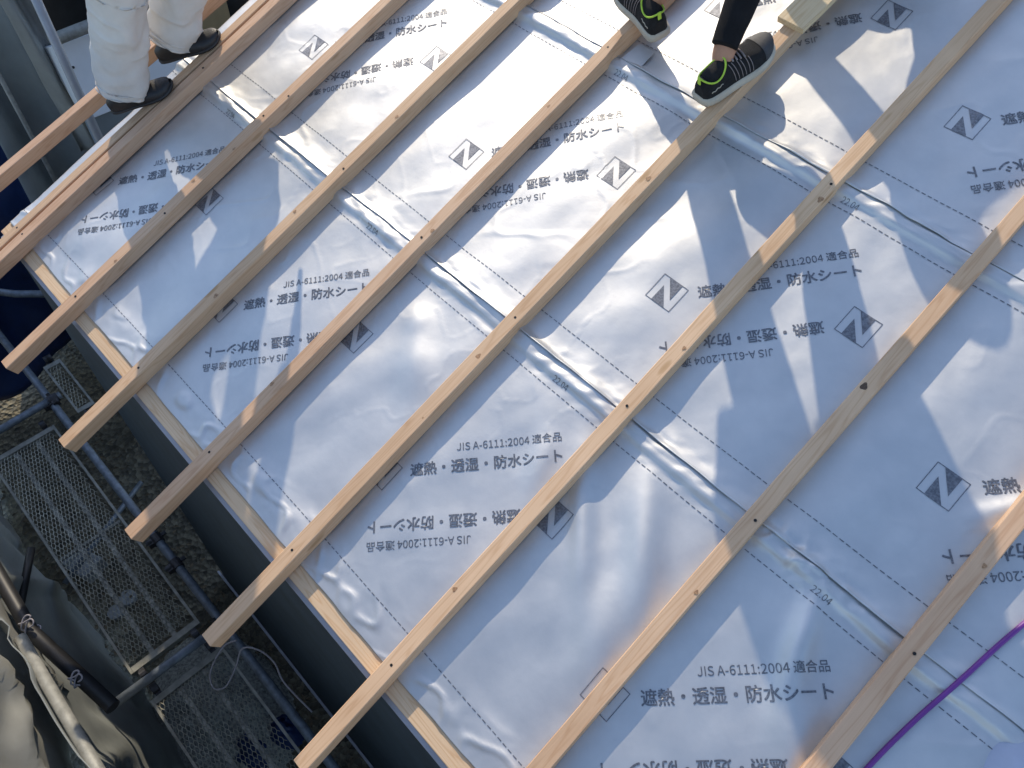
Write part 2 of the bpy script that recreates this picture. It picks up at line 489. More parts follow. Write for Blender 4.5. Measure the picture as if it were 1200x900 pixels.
def printing(k):
    """all marks of one course in (u, v), as a list of (co, faces)"""
    out = []
    lo = LAPS[k]
    if k == 0: lo = LAPS[1]-.9701
    period = .9035
    ua0 = {0: .569, 1: -.047, 2: .286, 3: .05}[k]
    def rot(co, th):
        c, s = math.cos(th), math.sin(th)
        return np.stack([co[:, 0]*c-co[:, 1]*s, co[:, 0]*s+co[:, 1]*c], 1)
    def unit(cx, cy, flip):
        sgn = -1 if flip else 1
        L = .092
        def put(co, fs): out.append((co*sgn+np.array([cx, cy]), fs))
        # diamond mark: thin square frame and two dark triangles
        h = L/2; w = .0022
        put(np.array([(-h,-h),(h,-h),(h,h),(-h,h),(-h+w,-h+w),(h-w,-h+w),(h-w,h-w),(-h+w,h-w)]),
            [(0,1,5,4),(1,2,6,5),(2,3,7,6),(3,0,4,7)])
        for q in ([(.25,.0),(.78,.0),(.25,.65)], [(.75,1.0),(.22,1.0),(.75,.35)]):
            t = np.array(q)*L-h
            # subdivide so that it drapes
            m01, m12, m20 = (t[0]+t[1])/2, (t[1]+t[2])/2, (t[2]+t[0])/2
            put(np.array([t[0],t[1],t[2],m01,m12,m20]), [(0,3,5),(3,1,4),(5,4,2),(3,4,5)])
        co, fs = T_MAIN
        for dx, dy in ((-.0010, 0), (.0010, 0), (0, -.0010), (0, .0010)):
            put(rot(co, rad(46.5)) + np.array([.085+dx, .044+dy]), fs)
        co, fs = T_JIS
        for dx in (-.0003, .0003):
            put(rot(co, rad(46.5)) + np.array([.140+dx, .193-dx]), fs)
    for j in range(-4, 4):
        ua = ua0 + j*period
        unit(ua, lo+.3705, False)
        unit(ua+.486, lo+.611, True)
    # dashed guide lines 100 mm in from both edges
    for kind, vv in (('lo', lo+.0993), ('hi', lo+.8945)):
        u = -2.33
        while u < 2.0:
            l = .0125+.001*random.random()
            b0, b1 = bow(u, kind, k), bow(u+l, kind, k)
            out.append((np.array([(u,vv+b0-.0013),(u+l,vv+b1-.0013),(u+l,vv+b1+.0013),(u,vv+b0+.0013)]), [(0,1,2,3)]))
            u += .0195
    # month mark printed along the top edge
    ud = {0: -.128, 1: -.743, 2: -.3, 3: 0}[k]
    for j in range(-3, 4):
        co, fs = T_DATE
        out.append((co+np.array([ud+j*period*.999, lo+.912]), fs))
    return out

def drape(co, fs, lim=.013):
    """split long edges so that a mark follows the waves of the sheet"""
    e = max(np.linalg.norm(co[list(f)]-co[[f[-1]]+list(f[:-1])], axis=1).max() for f in fs)
    if e < lim*1.5: return co, fs
    bm = bmesh.new()
    vv = [bm.verts.new((a[0], a[1], 0)) for a in co]
    for f in fs: bm.faces.new([vv[i] for i in f])
    for _ in range(4):
        es = [e for e in bm.edges if e.calc_length() > lim]
        if not es: break
        bmesh.ops.subdivide_edges(bm, edges=es, cuts=1)
        bmesh.ops.triangulate(bm, faces=bm.faces[:])
    bm.verts.index_update()
    co = np.array([v.co[:2] for v in bm.verts]); fs = [tuple(v.index for v in f.verts) for f in bm.faces]
    bm.free()
    return co, fs

def make_sheet(k, u0, u1, v1, label):
    du, dv = .0075, .0075
    lo = LAPS[k]
    us = np.arange(u0, u1+du, du)
    # closer rows at the lower edge
    vs = np.concatenate([lo+np.array([0, .003, .006, .010, .015]), np.arange(lo+.021, v1+dv, dv)])
    U, V = np.meshgrid(us, vs)
    edge = .004*vn(us*2.2, us*0+k, 1)+.0015*vn(us*11, us*0+k, 2)
    Vd = V + np.clip(1-(V-lo)/.05, 0, 1)*edge[None, :]
    H = sheet_h(U, Vd, k)
    Uo = U.copy()
    # the outermost strip folds down over the gable
    nu, nv = len(us), len(vs)
    if True:
        t = np.clip((GAB+.006-U)/.06, 0, 1)
        H = H - .09*t**1.3
        Uo = U + .050*t
    P = np.stack([Uo, Vd, H], -1).reshape(-1, 3)
    idx = np.arange(nu*nv).reshape(nv, nu)
    F = np.stack([idx[:-1,:-1], idx[:-1,1:], idx[1:,1:], idx[1:,:-1]], -1).reshape(-1, 4)
    faces = F.tolist()
    verts = P.tolist()
    # turned-under lower edge gives the cut edge its thickness
    nb = len(verts)
    for i in range(nu):
        x, y, z = verts[i]; verts.append([x, y+.0004, z-.0012])
    for i in range(nu-1): faces.append([i+1, i, nb+i, nb+i+1])
    nf = len(faces)
    pf = 0
    for layer, (co, fs) in enumerate(printing(k)):
        ok = (co[:, 0].min() > u0+.05) and (co[:, 0].max() < u1) and co[:, 1].min() > lo+.004 and co[:, 1].max() < v1
        if not ok: continue
        co, fs = drape(co, fs)
        hh = sheet_h(co[:, 0], co[:, 1], k)+.0010+.00012*(layer % 5)
        n0 = len(verts)
        verts += np.column_stack([co, hh]).tolist()
        for f in fs: faces.append([a+n0 for a in f]); pf += 1
    me = bpy.data.meshes.new('underlay_sheet')
    me.from_pydata(verts, [], faces)
    mi = np.zeros(len(faces), dtype=np.int32); mi[nf:] = 1
    me.polygons.foreach_set('material_index', mi)
    me.polygons.foreach_set('use_smooth', np.ones(len(faces), dtype=bool))
    me.update()
    o = link('underlay_sheet', me, [M_FOIL, M_INK], None, ROOF)
    tag(o, label, 'roof underlay', 'printed underlay sheets lapped up the roof')
    return o

make_sheet(0, GAB-.055, 2.1, 1.232, 'lowest silver printed underlay sheet, its bottom edge lying on the eave board')
make_sheet(1, GAB-.055, 2.1, 2.202, 'middle silver printed underlay sheet, lapped between the two long seams')
make_sheet(2, GAB-.055, 2.1, 3.172, 'uppermost silver printed underlay sheet, behind the shoes at the top of the photo')

# ------------------------------------------------------------------ battens
def batten(u, w, h, v0, v1, label, z0=.004, yaw=0.0, screws=(), knots=(), seed=0, wane=None, group='battens nailed up the roof slope'):
    ln = v1-v0
    me = bpy.data.meshes.new('batten')
    bm = bmesh.new()
    rings = 40
    rr = random.Random(seed)
    prev = None
    c = .0022
    prof = [(-w/2+c, 0), (w/2-c, 0), (w/2, c), (w/2, h-c), (w/2-c, h), (-w/2+c, h), (-w/2, h-c), (-w/2, c)]
    ph = rr.random()*10
    for i in range(rings+1):
        y = ln*i/rings
        dx = .0022*math.sin(y*1.3+ph)+.0012*math.sin(y*3.7+ph*2)
        dz = .0008*math.sin(y*2.1+ph)
        ring = []
        for (x, z) in prof:
            zz = z
            if wane and wane[0] < y < wane[1] and x > w/2-.004 and z > h*.2:
                t = math.sin(math.pi*(y-wane[0])/(wane[1]-wane[0]))
                x -= wane[2]*t*(z/h)
            ring.append(bm.verts.new((x+dx, y, zz+dz)))
        if prev:
            for k in range(8):
                bm.faces.new((prev[k], prev[(k+1) % 8], ring[(k+1) % 8], ring[k]))
        else:
            bm.faces.new(list(reversed(ring)))
        prev = ring
    bm.faces.new(prev)
    bmesh.ops.recalc_face_normals(bm, faces=bm.faces[:])
    bm.to_mesh(me); bm.free()
    mw = ROOF @ Matrix.Translation((u, v0, z0)) @ Matrix.Rotation(yaw, 4, 'Z')
    o = link('batten', me, M_BATTEN, None, mw)
    tag(o, label, 'batten', group)
    for (sy, sx) in screws:
        s = MB()
        s.tube([(sx, sy-v0, h-.006), (sx, sy-v0, h+.0012)], .0042, 10)
        s.build('screw', M_SCREW, o, Matrix())
    for (ky, kx, kr, dark) in knots:
        s = MB()
        c0 = (kx, ky-v0, h+.0009)
        ring = []; ring2 = []
        for q in range(14):
            a = 2*math.pi*q/14; e = 1+.18*math.sin(3*a+ky*9)
            ring.append((min(max(kx+kr*e*math.cos(a), -w/2+.003), w/2-.003), ky-v0+kr*1.35*e*math.sin(a), h+.0006))
        s.add([c0]+ring, [(0, q+1, (q+1) % 14+1) for q in range(14)])
        s.build('knot', M_KNOTD if dark else M_KNOT, o, Matrix())
    return o

VE = -.0872
ub = lambda i: S0+SP*(i-5)
ZB = BH-.0545
batten(-2.548, .046, .0545, .05, 3.6, 'spare batten standing out past the gable edge, apart from all others', yaw=-.07, seed=20, group='loose battens past the gable')
batten(-2.203, .040, .052, VE, 3.6, 'outer of the two touching battens, directly under the black slippers', screws=((.26,.0),), seed=21)
batten(ub(1)+.016, BW, .0545, VE, 3.6, 'inner of the two touching battens along the gable edge', screws=((.26,-.006),(1.22,.004),(1.7,0)), seed=1)
batten(ub(2), BW, .0545, VE, 3.6, 'first single batten after the touching pair, its end at the left edge', screws=((.26,.0),(.70,.008),(1.22,-.004),(1.34,.012)), seed=2, knots=((.45,.01,.005,0),(.86,-.012,.006,0),(1.05,.015,.005,0),))
batten(ub(3), BW, .0545, VE, 3.6, 'second single batten after the touching pair, ending above the small dark mesh deck', screws=((.265,.0),(1.25,.006)), seed=3, knots=((.62,.012,.007,0),(1.02,-.01,.005,0),(1.52,.008,.006,0),))
batten(ub(4), BW, .0545, VE, 3.6, 'batten with the raised left running shoe on its upper end', screws=((.262,.0),(1.23,.0),(2.16,-.004)), seed=4, knots=((.55,-.014,.006,0),(1.27,.012,.006,0),(1.86,-.008,.005,0),), wane=(2.20,2.42,.016))
batten(ub(5), BW, .0545, VE, 3.6, 'batten carrying the right running shoe and the short pale plank', screws=((.26,.0),(1.215,.004)), seed=5, knots=((.80,.012,.006,0),(1.05,.004,.007,0),(1.83,.006,.007,0),))
batten(ub(6), BW, .0545, VE, 3.6, 'batten whose sawn end hangs lowest in the photo, beside the bottom edge', screws=((.262,.002),(1.216,.0),(2.12,.004)), seed=6, knots=((.52,-.01,.006,0),(1.45,.010,.005,0),(2.06,.012,.008,0),))
batten(ub(7), BW, .0545, VE, 3.6, 'batten with one dark open knot, second from the right', screws=((.26,.0),(1.19,.004)), seed=7, knots=((1.655,-.010,.0085,1),(.95,.01,.005,0),))
batten(ub(8), BW, .0545, VE, 3.6, 'rightmost batten, running beside the purple cord', screws=((.26,.0),(1.18,.006),(2.16,.0)), seed=8, knots=((1.45,.004,.005,0),))

# ------------------------------------------------------------------ loose things on the roof
b = MB(); b.box((-.05, 0, 0), (.05, 1.1, .022))
me = b.mesh('plank'); bm = bmesh.new(); bm.from_mesh(me); bmesh.ops.bevel(bm, geom=bm.edges[:], offset=.0015, segments=2, affect='EDGES'); bm.to_mesh(me); bm.free()
tag(link('plank', me, M_PLANK, None, ROOF @ Matrix.Translation((-.340, 2.532, BH+.0006)) @ Matrix.Rotation(rad(-2.0), 4, 'Z')),
    'short pale plank lying on top of a batten at the upper edge of the photo', 'plank')

# little silver offcut beside the left running shoe
b = MB()
pts = [(-.03,-.05),(.045,-.045),(.060,-.015),(.058,.055),(-.01,.06)]
b.add([(x, y, .004+.012*max(0, y+.02)) for x, y in pts]+[(x, y, .0032+.012*max(0, y+.02)) for x, y in pts],
      [(0,1,2,3,4),(9,8,7,6,5)]+[(i, i+5, (i+1) % 5+5, (i+1) % 5) for i in range(5)])
tag(b.build('sheet_offcut', M_FOIL, None, ROOF @ Matrix.Translation((-.735, 2.20, .012))), 'small torn silver sheet offcut poking out beside the raised running shoe', 'offcut')

# purple cord
b = MB()
cpts = [(1.118,.60,.02),(1.104,.75,.016),(1.106,.90,.015),(1.118,1.05,.015),(1.138,1.20,.015),(1.160,1.36,.015),(1.186,1.50,.016),(1.23,1.70,.02),(1.30,1.95,.02),(1.42,2.2,.02)]
def spline(pts, n=8):
    P = [Vector(p) for p in pts]; out = []
    for i in range(len(P)-1):
        p0, p1, p2, p3 = P[max(i-1,0)], P[i], P[i+1], P[min(i+2,len(P)-1)]
        for j in range(n):
            t = j/n
            out.append(.5*((2*p1)+(p2-p0)*t+(2*p0-5*p1+4*p2-p3)*t*t+(3*p1-p0-3*p2+p3)*t**3))
    return out+[P[-1]]
_q = spline(cpts)
_z = np.array([float(max(sheet_h(np.array([q.x]), np.array([q.y]), 0)[0], sheet_h(np.array([q.x]), np.array([q.y]), 1)[0]))+.0085 for q in _q])
_zs = np.convolve(np.pad(_z, 9, mode='edge'), np.ones(19)/19, mode='valid')
_zs = np.maximum(_zs, _z-.002); _zs = np.convolve(np.pad(_zs, 3, mode='edge'), np.ones(7)/7, mode='valid')
b.tube([(q.x, q.y, float(z)) for q, z in zip(_q, _zs)], .0062, 10)
tag(b.build('cord', M_PURPLE, None, ROOF, smooth=True), 'purple cord curving over the silver sheet at the lower right', 'cord')

# pale blue cloth at the lower right corner
b = MB()
nr, na = 30, 72
P = []
for k in range(nr):
    r = k/(nr-1)
    for i in range(na):
        th = 2*math.pi*i/na
        a, c = r*math.cos(th), r*math.sin(th)
        e = 1+.05*math.sin(3*th+1)+.03*math.sin(7*th)
        P.append((1.455+.190*a*e-.02*c, 1.085+.195*c*e, .006+.085*(1-r**3.2)+(.016*float(vn(a*3+5, c*3, 3))+.007*float(vn(a*8+c*5, c*7-a*3, 4)))*(1-r*r)))
b.add(P, [(k*na+i, (k+1)*na+i, (k+1)*na+(i+1) % na, k*na+(i+1) % na) for k in range(nr-1) for i in range(na)])
tag(b.build('cloth', M_CLOTH, None, ROOF, smooth=True), 'pale blue rumpled cloth showing at the lower right corner', 'cloth')

# ------------------------------------------------------------------ scaffold below the eave
def tube_thing(name, pts, r, mat, label, clamps=(), group='scaffold tubes', cat='scaffold tube', cmat=None):
    b = MB(); b.tube(pts, r, 16)
    o = b.build(name, mat, smooth=True)
    for p in o.data.polygons:
        if len(p.vertices) > 4: p.use_smooth = False
    tag(o, label, cat, group)
    a, c = Vector(pts[0]), Vector(pts[-1]); d = (c-a).normalized()
    sd_ = d.cross(Vector((0, 0, 1))).normalized() if abs(d.z) < .9 else Vector((1, 0, 0))
    for t in clamps:
        q = a+(c-a)*t
        m = MB()
        m.tube([q-d*.03, q+d*.03], r*1.35, 14)
        m.tube([q+sd_*r*1.2+Vector((0,0,.02)), q+sd_*(r*1.2+.035)+Vector((0,0,.02))], .011, 8)
        m.tube([q-sd_*r*1.2-d*.01, q-sd_*(r*1.2+.03)-d*.01], .013, 6)
        m.box(tuple(q+sd_*r*1.5-Vector((.02,.02,.02))), tuple(q+sd_*r*1.5+Vector((.02,.02,.02))))
        m.build('clamp', cmat or M_CLAMP, o)
    return o

R48 = .0243
tube_thing('scaffold_tube', [(-6.0,-.075,-1.95),(-3.3,-.05,-1.95),(1.2,-.012,-1.95)], R48, M_TUBED,
           'long bluish tube running beside the navy wall, under the batten ends', clamps=(.37,.555,.585))
tube_thing('scaffold_tube', [(-1.315,-.66,-1.93),(-1.298,.02,-1.93)], R48, M_TUBED, 'short cross tube between the two long mesh decks', clamps=(.9,))
tube_thing('scaffold_tube', [(-3.33,-.70,-1.93),(-3.35,.02,-1.93)], R48, M_TUBED, 'cross tube beyond the far end of the long mesh deck', clamps=(.93,))
tube_thing('scaffold_tube', [(-2.55,-.62,-2.6),(-2.9,.10,-2.6)], .018, M_TUBED, 'thin tube showing through the mesh of the far long deck')
tube_thing('scaffold_tube', [(-4.25,.0,-1.62),(-4.02,.16,-1.60),(-3.85,.32,-1.58)], R48, M_TUBED, 'stub of blue grey tube just below the eave corner at the left edge')
tube_thing('scaffold_tube', [(-1.27,-.643,-.85),(.9,-.66,-.85)], R48, M_TUBE, 'bright galvanised rail at the lower left corner')
tube_thing('scaffold_tube', [(-2.6,-.60,-.98),(-1.35,-.625,-.98),(-.86,-.53,-1.02)], .03, M_BLACKPIPE, 'black tube slung beside the bright rail, tied with wire')
tube_thing('scaffold_tube', [(-2.14,-.535,-1.55),(-1.86,-.75,-1.6)], .02, M_BLACKPIPE, 'dark slanting brace against the grey sheeting')
tube_thing('scaffold_tube', [(-3.9,1.045,-3.4),(-3.9,1.045,1.2)], .026, M_FLASH, 'pale upright post in front of the white panel', clamps=())
tube_thing('scaffold_tube', [(-4.5,.80,-3.4),(-4.5,.80,1.0)], .014, M_TUBE, 'thin pale upright rod at the far left between grey sheets')
tube_thing('scaffold_tube', [(-4.10,1.07,-.20),(-4.16,1.9,-.20)], .035, M_TUBE, 'short pale cross tube on top of the white panel')

def mesh_deck(x0, x1, y0, y1, z, label, cell=(.031, .0205)):
    o = empty('mesh_deck', Matrix.Translation(((x0+x1)/2, (y0+y1)/2, z)))
    inv = Matrix.Translation((-(x0+x1)/2, -(y0+y1)/2, -z))
    f = MB()
    t = .014
    f.box((x0, y0, z-.035), (x1, y0+t, z+.004)); f.box((x0, y1-t, z-.035), (x1, y1, z+.004))
    f.box((x0, y0+t+.001, z-.035), (x0+.035, y1-t-.001, z+.003)); f.box((x1-.035, y0+t+.001, z-.035), (x1, y1-t-.001, z+.003))
    f.build('frame', M_FRAME, o, inv)
    r = MB()
    if y1-y0 > .3:
        for q in (.34, .67):
            yy = y0+(y1-y0)*q
            r.box((x0+.04, yy-.013, z-.03), (x1-.04, yy+.013, z-.008))
        r.box((x0+(x1-x0)*.5-.01, y0+.02, z-.045), (x0+(x1-x0)*.5+.01, y1-.02, z-.032))
        r.build('rib', M_FRAME, o, inv)
    for xx, sg in ((x0, -1), (x1, 1)):
        for yy in (y0+.05, y1-.05):
            hk = MB()
            hk.box((min(xx, xx+sg*.05), yy-.015, z-.02), (max(xx, xx+sg*.05), yy+.015, z+.0))
            hk.tube([(xx+sg*.045, yy-.017, z+.005), (xx+sg*.045, yy+.017, z+.005)], .028, 12)
            hk.build('hook', M_CLAMP, o, inv)
    m = MB()
    cx, cy = cell
    w = .0015; zt = z-.001; zb = z-.006
    nx = int((x1-x0-.06)/(cx)); ny = int((y1-y0-.02)/cy)
    def strand(a, c):
        a = Vector((*a, 0)); c = Vector((*c, 0)); d = (c-a).normalized(); s = Vector((-d.y, d.x, 0))*w
        # expanded metal strand, tipped
        q = [a-s, c-s, c+s, a+s]
        m.add([(p.x, p.y, zt) for p in q[:2]]+[(p.x, p.y, zt-.003) for p in q[2:]]+[(p.x, p.y, zb+.002) for p in q[:2]]+[(p.x, p.y, zb) for p in q[2:]],
              [(0,1,2,3),(7,6,5,4),(0,4,5,1),(2,6,7,3)])
    for i in range(nx):
        for j in range(ny):
            X = x0+.03+i*cx; Y = y0+.012+j*cy+(cy/2 if i % 2 else 0)
            if Y+cy*.5 > y1-.01: continue
            # hexagonal cell sides
            strand((X, Y), (X+cx*.5, Y+0)) if False else None
            strand((X-cx*.18, Y), (X+cx*.30, Y))
            strand((X+cx*.30, Y), (X+cx*.82, Y+cy*.5))
            strand((X+cx*.30, Y), (X+cx*.82, Y-cy*.5))
    m.build('mesh_panel', M_MESH, o, inv)
    tag(o, label, 'scaffold deck', 'expanded mesh scaffold decks')
    return o

mesh_deck(-3.215, -1.425, -.527, -.120, -2.0, 'long mesh deck with ribs, farther one, two pale discs on the soil below it')
mesh_deck(-1.235, .56, -.522, -.100, -2.0, 'long mesh deck over gravel and blue bags at the bottom of the photo')
mesh_deck(-3.66, -3.15, .035, .150, -1.95, 'small dark mesh deck squeezed between the wall and the tube', cell=(.031,.0205))

# sheeting ------------------------------------------------------------
def sheeting(name, fn, nu, nv, mat, label, group=None, cat='sheeting', thick=.004):
    m = MB()
    P = [fn(i/(nu-1), j/(nv-1)) for j in range(nv) for i in range(nu)]
    m.add(P, [(j*nu+i, j*nu+i+1, (j+1)*nu+i+1, (j+1)*nu+i) for j in range(nv-1) for i in range(nu-1)])
    o = m.build(name, mat, smooth=True)
    md = o.modifiers.new('thick', 'SOLIDIFY'); md.thickness = thick
    tag(o, label, cat, group)
    return o

def f_low(s, t):
    x = -5.0+6.2*s; z = GZ+.02+(2.62)*t
    y = -.66+.10*math.sin(x*2.3)*(1-t)+.05*float(vn(x*2.2, z*.6, 3))+.02*float(vn(x*7, z*1.5, 4)) - .10*(1-t)+.04*math.exp(-(float(vn(x*2.6-z*1.1, z*1.0+x*.5, 5))/.18)**2)
    return (x, y, z)
sheeting('scaffold_sheet', f_low, 150, 60, M_TARP_SHADE, 'dark shade-tinted scaffold sheeting hanging down beside the long mesh decks')
def f_up(s, t):
    x = -3.2+4.6*s
    z = -1.25+2.05*t
    y = -.74-.16*t+.075*float(vn(x*2.1, z*.9, 5))+.05*math.sin(x*9+z*2.0)*math.sin(math.pi*min(1, t*1.2))+.05*math.exp(-(float(vn(x*3.3+z*2.2, z*1.6-x*.8, 2))/.2)**2)+.02*float(vn(x*8, z*4, 6))
    return (x, y, z)
sheeting('scaffold_sheet', f_up, 150, 60, M_TARP, 'pale grey folded sheeting behind the bright rail at the lower left corner')

def f_gab(s, t):
    y = .62+.62*s; z = -3.2+4.2*t
    x = -4.75+.10*math.sin(y*14+z*1.2)+.05*float(vn(y*6, z*2, 2))
    return (x, y+.10*(t-.5), z)
sheeting('scaffold_sheet', f_gab, 50, 60, M_TARP_SHADE, 'tall teal grey sheet hanging in folds at the upper left')
def f_gab2(s, t):
    y = .92+.16*s+.10*(1-t); z = -1.1+1.9*t
    x = -4.36+.05*math.sin(s*7+z*2)+.02*float(vn(s*6, z*5, 2))
    return (x, y, z)
sheeting('scaffold_sheet', f_gab2, 30, 40, M_TARP, 'narrow grey bunched sheet tied up at the upper left corner')
def f_blue(s, t):
    y = -.5+1.4*s; z = -3.3+2.1*t
    x = -5.1+.12*math.sin(y*6+z)+.08*float(vn(y*4, z*3, 2))
    return (x, y, z)
sheeting('tarpaulin', f_blue, 40, 40, M_BLUE, 'blue tarpaulin in the dark beyond the eave corner at the left edge', cat='tarpaulin')
def f_dark(s, t):  # black backdrop, darkness of the scaffold gaps put into its colour
    y = .2+5.5*s; z = -3.3+5.0*t
    x = -5.6+.10*math.sin(y*3+z*.5)+.06*float(vn(y*3, z*2, 3))
    return (x, y, z)
sheeting('scaffold_sheet', f_dark, 60, 40, M_BLACKPIPE, 'black backdrop added in place of the dark gaps beyond the gable')

# white panel with grey lower half beyond the gable
LEAN = Matrix.Translation((-4.0, 0, -.665)) @ Matrix.Rotation(rad(-24), 4, 'Y') @ Matrix.Translation((4.0, 0, .665))  # tilt added so the white face picks up more sky light
o = empty('panel_cabinet', Matrix.Translation((-4.05, 1.5, -2.0)))
inv = Matrix.Translation((4.05, -1.5, 2.0))
b = MB(); b.box((-4.28, 1.085, -.665), (-4.0, 2.0, -.235)); b.build('panel', M_WHITEP, o, inv @ LEAN, bevel=.004)
b = MB(); b.box((-4.26, 1.09, -3.4), (-4.012, 1.99, -.668)); b.build('base', M_GREYP, o, inv, bevel=.004)
for (yy, zz) in ((1.13,-.37),(1.13,-.6),(1.5,-.37)):
    b = MB(); b.tube([(-4.001, yy, zz), (-3.994, yy, zz)], .008, 10)
    b.build('bolt', M_CLAMP, o, inv @ LEAN)
tag(o, 'white panel box with a grey lower half behind the white-trousered worker', 'panel')

b = MB(); b.box((-4.06, 1.93, -3.4), (-4.0, 2.14, .5))
tag(b.build('board', M_TAN, bevel=.004), 'tan upright board seen between the white trousers and the batten pair', 'board')
b = MB(); b.box((-4.03, 2.34, -3.4), (-3.97, 2.38, .6))
tag(b.build('board', M_FLASH, bevel=.004), 'narrow grey upright post right of the tan board', 'post')

# things on the soil ---------------------------------------------------
def lump(name, cx, cy, rx, ry, h, mat, label, cat, kind=None, seed=1, n=40, rough=.25, fr=6):
    m = MB()
    P = []; 
    for j in range(n):
        for i in range(n):
            a, c = i/(n-1)*2-1, j/(n-1)*2-1
            d = math.sqrt(a*a+c*c)
            z = h*max(0, 1-d)**.8*(1+rough*float(vn(a*fr, c*fr, seed)))-.03*(d > .98)
            P.append((cx+rx*a, cy+ry*c, GZ+.005+z+.012*float(vn(a*22, c*22, seed+1))))
    m.add(P, [(j*n+i, j*n+i+1, (j+1)*n+i+1, (j+1)*n+i) for j in range(n-1) for i in range(n-1)])
    o = m.build(name, mat, smooth=True)
    return tag(o, label, cat, None, kind)
lump('gravel', -1.5, -.35, .62, .42, .30, M_GRAVEL, 'heap of grey gravel under the near mesh deck', 'gravel', 'stuff')
lump('bag', -1.12, -.35, .17, .13, .30, M_BLUE, 'blue bag on the soil under the near mesh deck, larger one', 'bag', seed=3, n=24)
lump('bag', -1.08, -.12, .13, .12, .24, M_BLUE, 'blue bag nearer the wall, beside the pale cable loop', 'bag', seed=5, n=24)
for (x, y, r, l) in ((-2.66,-.43,.062,'pale round disc on the soil, the one nearer the wall'), (-2.62,-.545,.055,'pale round disc on the soil, the one nearer the sheeting')):
    b = MB(); b.tube([(x, y, GZ+.01), (x, y, GZ+.045)], r, 24)
    tag(b.build('disc', M_STONE, bevel=.0), l, 'disc')
b = MB(); b.box((-.12,-.09,0), (.12,.09,.1))
b.box((-.12,-.09,.1001), (-.08,.09,.14)); b.box((.08,-.09,.1001), (.12,.09,.14))
tag(b.build('concrete_block', M_STONE, None, Matrix.Translation((-3.1,-.53,GZ)) @ Matrix.Rotation(rad(18), 4, 'Z'), bevel=.006), 'grey concrete block on the soil under the far mesh deck', 'block')
# litter of small leaves and stones on the soil
m = MB(); rr = random.Random(3)
for i in range(900):
    x = rr.uniform(-4.2, .6); y = rr.uniform(-.75, .14); s = rr.uniform(.008, .028); a = rr.uniform(0, 6.28)
    zz = GZ+.035+rr.uniform(0, .03)
    ca, sa = math.cos(a)*s, math.sin(a)*s
    m.add([(x-ca, y-sa, zz), (x+sa*.5, y-ca*.5, zz+.006), (x+ca, y+sa, zz), (x-sa*.5, y+ca*.5, zz+.004)], [(0,1,2,3)])
tag(m.build('leaf_litter', simple("dead leaves", (.13,.10,.06), .9, 0, .6, 30)), 'dry leaves and chips scattered on the dark soil', 'litter', None, 'stuff')

# pale cable loop on the near deck
b = MB()
lp = [(-1.16,-.03,-1.90),(-1.19,-.10,-1.93),(-1.14,-.215,-1.965),(-1.06,-.25,-1.975),(-1.02,-.20,-1.97),(-1.06,-.11,-1.95),(-1.10,-.03,-1.9),(-1.02,.03,-1.88),(-.92,.05,-1.9),(-.80,.03,-1.9),(-.6,.05,-1.95)]
b.tube(spline(lp), .0045, 8)
tag(b.build('cable', M_CABLE, smooth=True), 'pale grey cable loop hanging over the tube near the bottom of the photo', 'cable')

# wire ties at the black tube
for (cx, cy, cz, s, wl_) in ((-1.36,-.615,-.95,.034,'twisted pale wire tie on the black tube, by the end of the bright rail'), (-1.03,-.575,-.97,.030,'small twisted pale wire tie lower down the black tube')):
    pts = [(cx+s*math.cos(t*.9)*(.6+.3*math.sin(t*2.1)), cy+s*.8*math.sin(t*1.3), cz+s*math.sin(t*.7+.5)) for t in np.linspace(0, 14, 60)]
    b = MB(); b.tube(pts, .0035, 6)
    tag(b.build('wire_tie', M_CABLE, smooth=True), wl_, 'wire')

# ------------------------------------------------------------------ people
def skin_mesh(joints, edges, root, sub=2):
    """one continuous surface grown round a skeleton; joints: name -> (pos, radius)"""
    names = list(joints)
    me = bpy.data.meshes.new('sk')
    me.from_pydata([tuple(joints[n][0]) for n in names], [(names.index(a), names.index(c)) for a, c in edges], [])
    o = bpy.data.objects.new('sk', me); COL.objects.link(o)
    md = o.modifiers.new('skin', 'SKIN')
    md.use_smooth_shade = True
    if not me.skin_vertices: me.attributes  # layer is made by the modifier
    for i, n in enumerate(names):
        r = joints[n][1]
        sv = me.skin_vertices[0].data[i]
        sv.radius = (r, r) if not isinstance(r, tuple) else r
        sv.use_root = (n == root)
    ss = o.modifiers.new('sub', 'SUBSURF'); ss.levels = sub; ss.render_levels = sub
    bpy.context.view_layer.update()
    dg = bpy.context.evaluated_depsgraph_get()
    out = bpy.data.meshes.new_from_object(o.evaluated_get(dg))
    bpy.data.objects.remove(o)
    for p in out.polygons: p.use_smooth = True
    return out

def ik(a, c, l1, l2, pole):
    """middle joint of a two-bone limb"""
    d = c-a; L = min(d.length, (l1+l2)*.999); d = d.normalized()
    x = (l1*l1-l2*l2+L*L)/(2*L); h = math.sqrt(max(0, l1*l1-x*x))
    p = (pole-d*pole.dot(d)).normalized()
    return a+d*x+p*h

def wrinkle(me, amp, fr, seed):
    n = len(me.vertices)
    co = np.empty(n*3); me.vertices.foreach_get('co', co); co = co.reshape(-1, 3)
    no = np.array([v.normal[:] for v in me.vertices])
    a = vn(co[:, 0]*fr+co[:, 2]*fr*1.8, co[:, 1]*fr-co[:, 2]*fr*1.3, seed)+.5*vn(co[:, 0]*fr*2.3-co[:, 2]*fr*2.6, co[:, 1]*fr*2.2+co[:, 2]*fr, seed+1)
    co = co+no*(a*amp)[:, None]
    me.vertices.foreach_set('co', co.reshape(-1)); me.update()

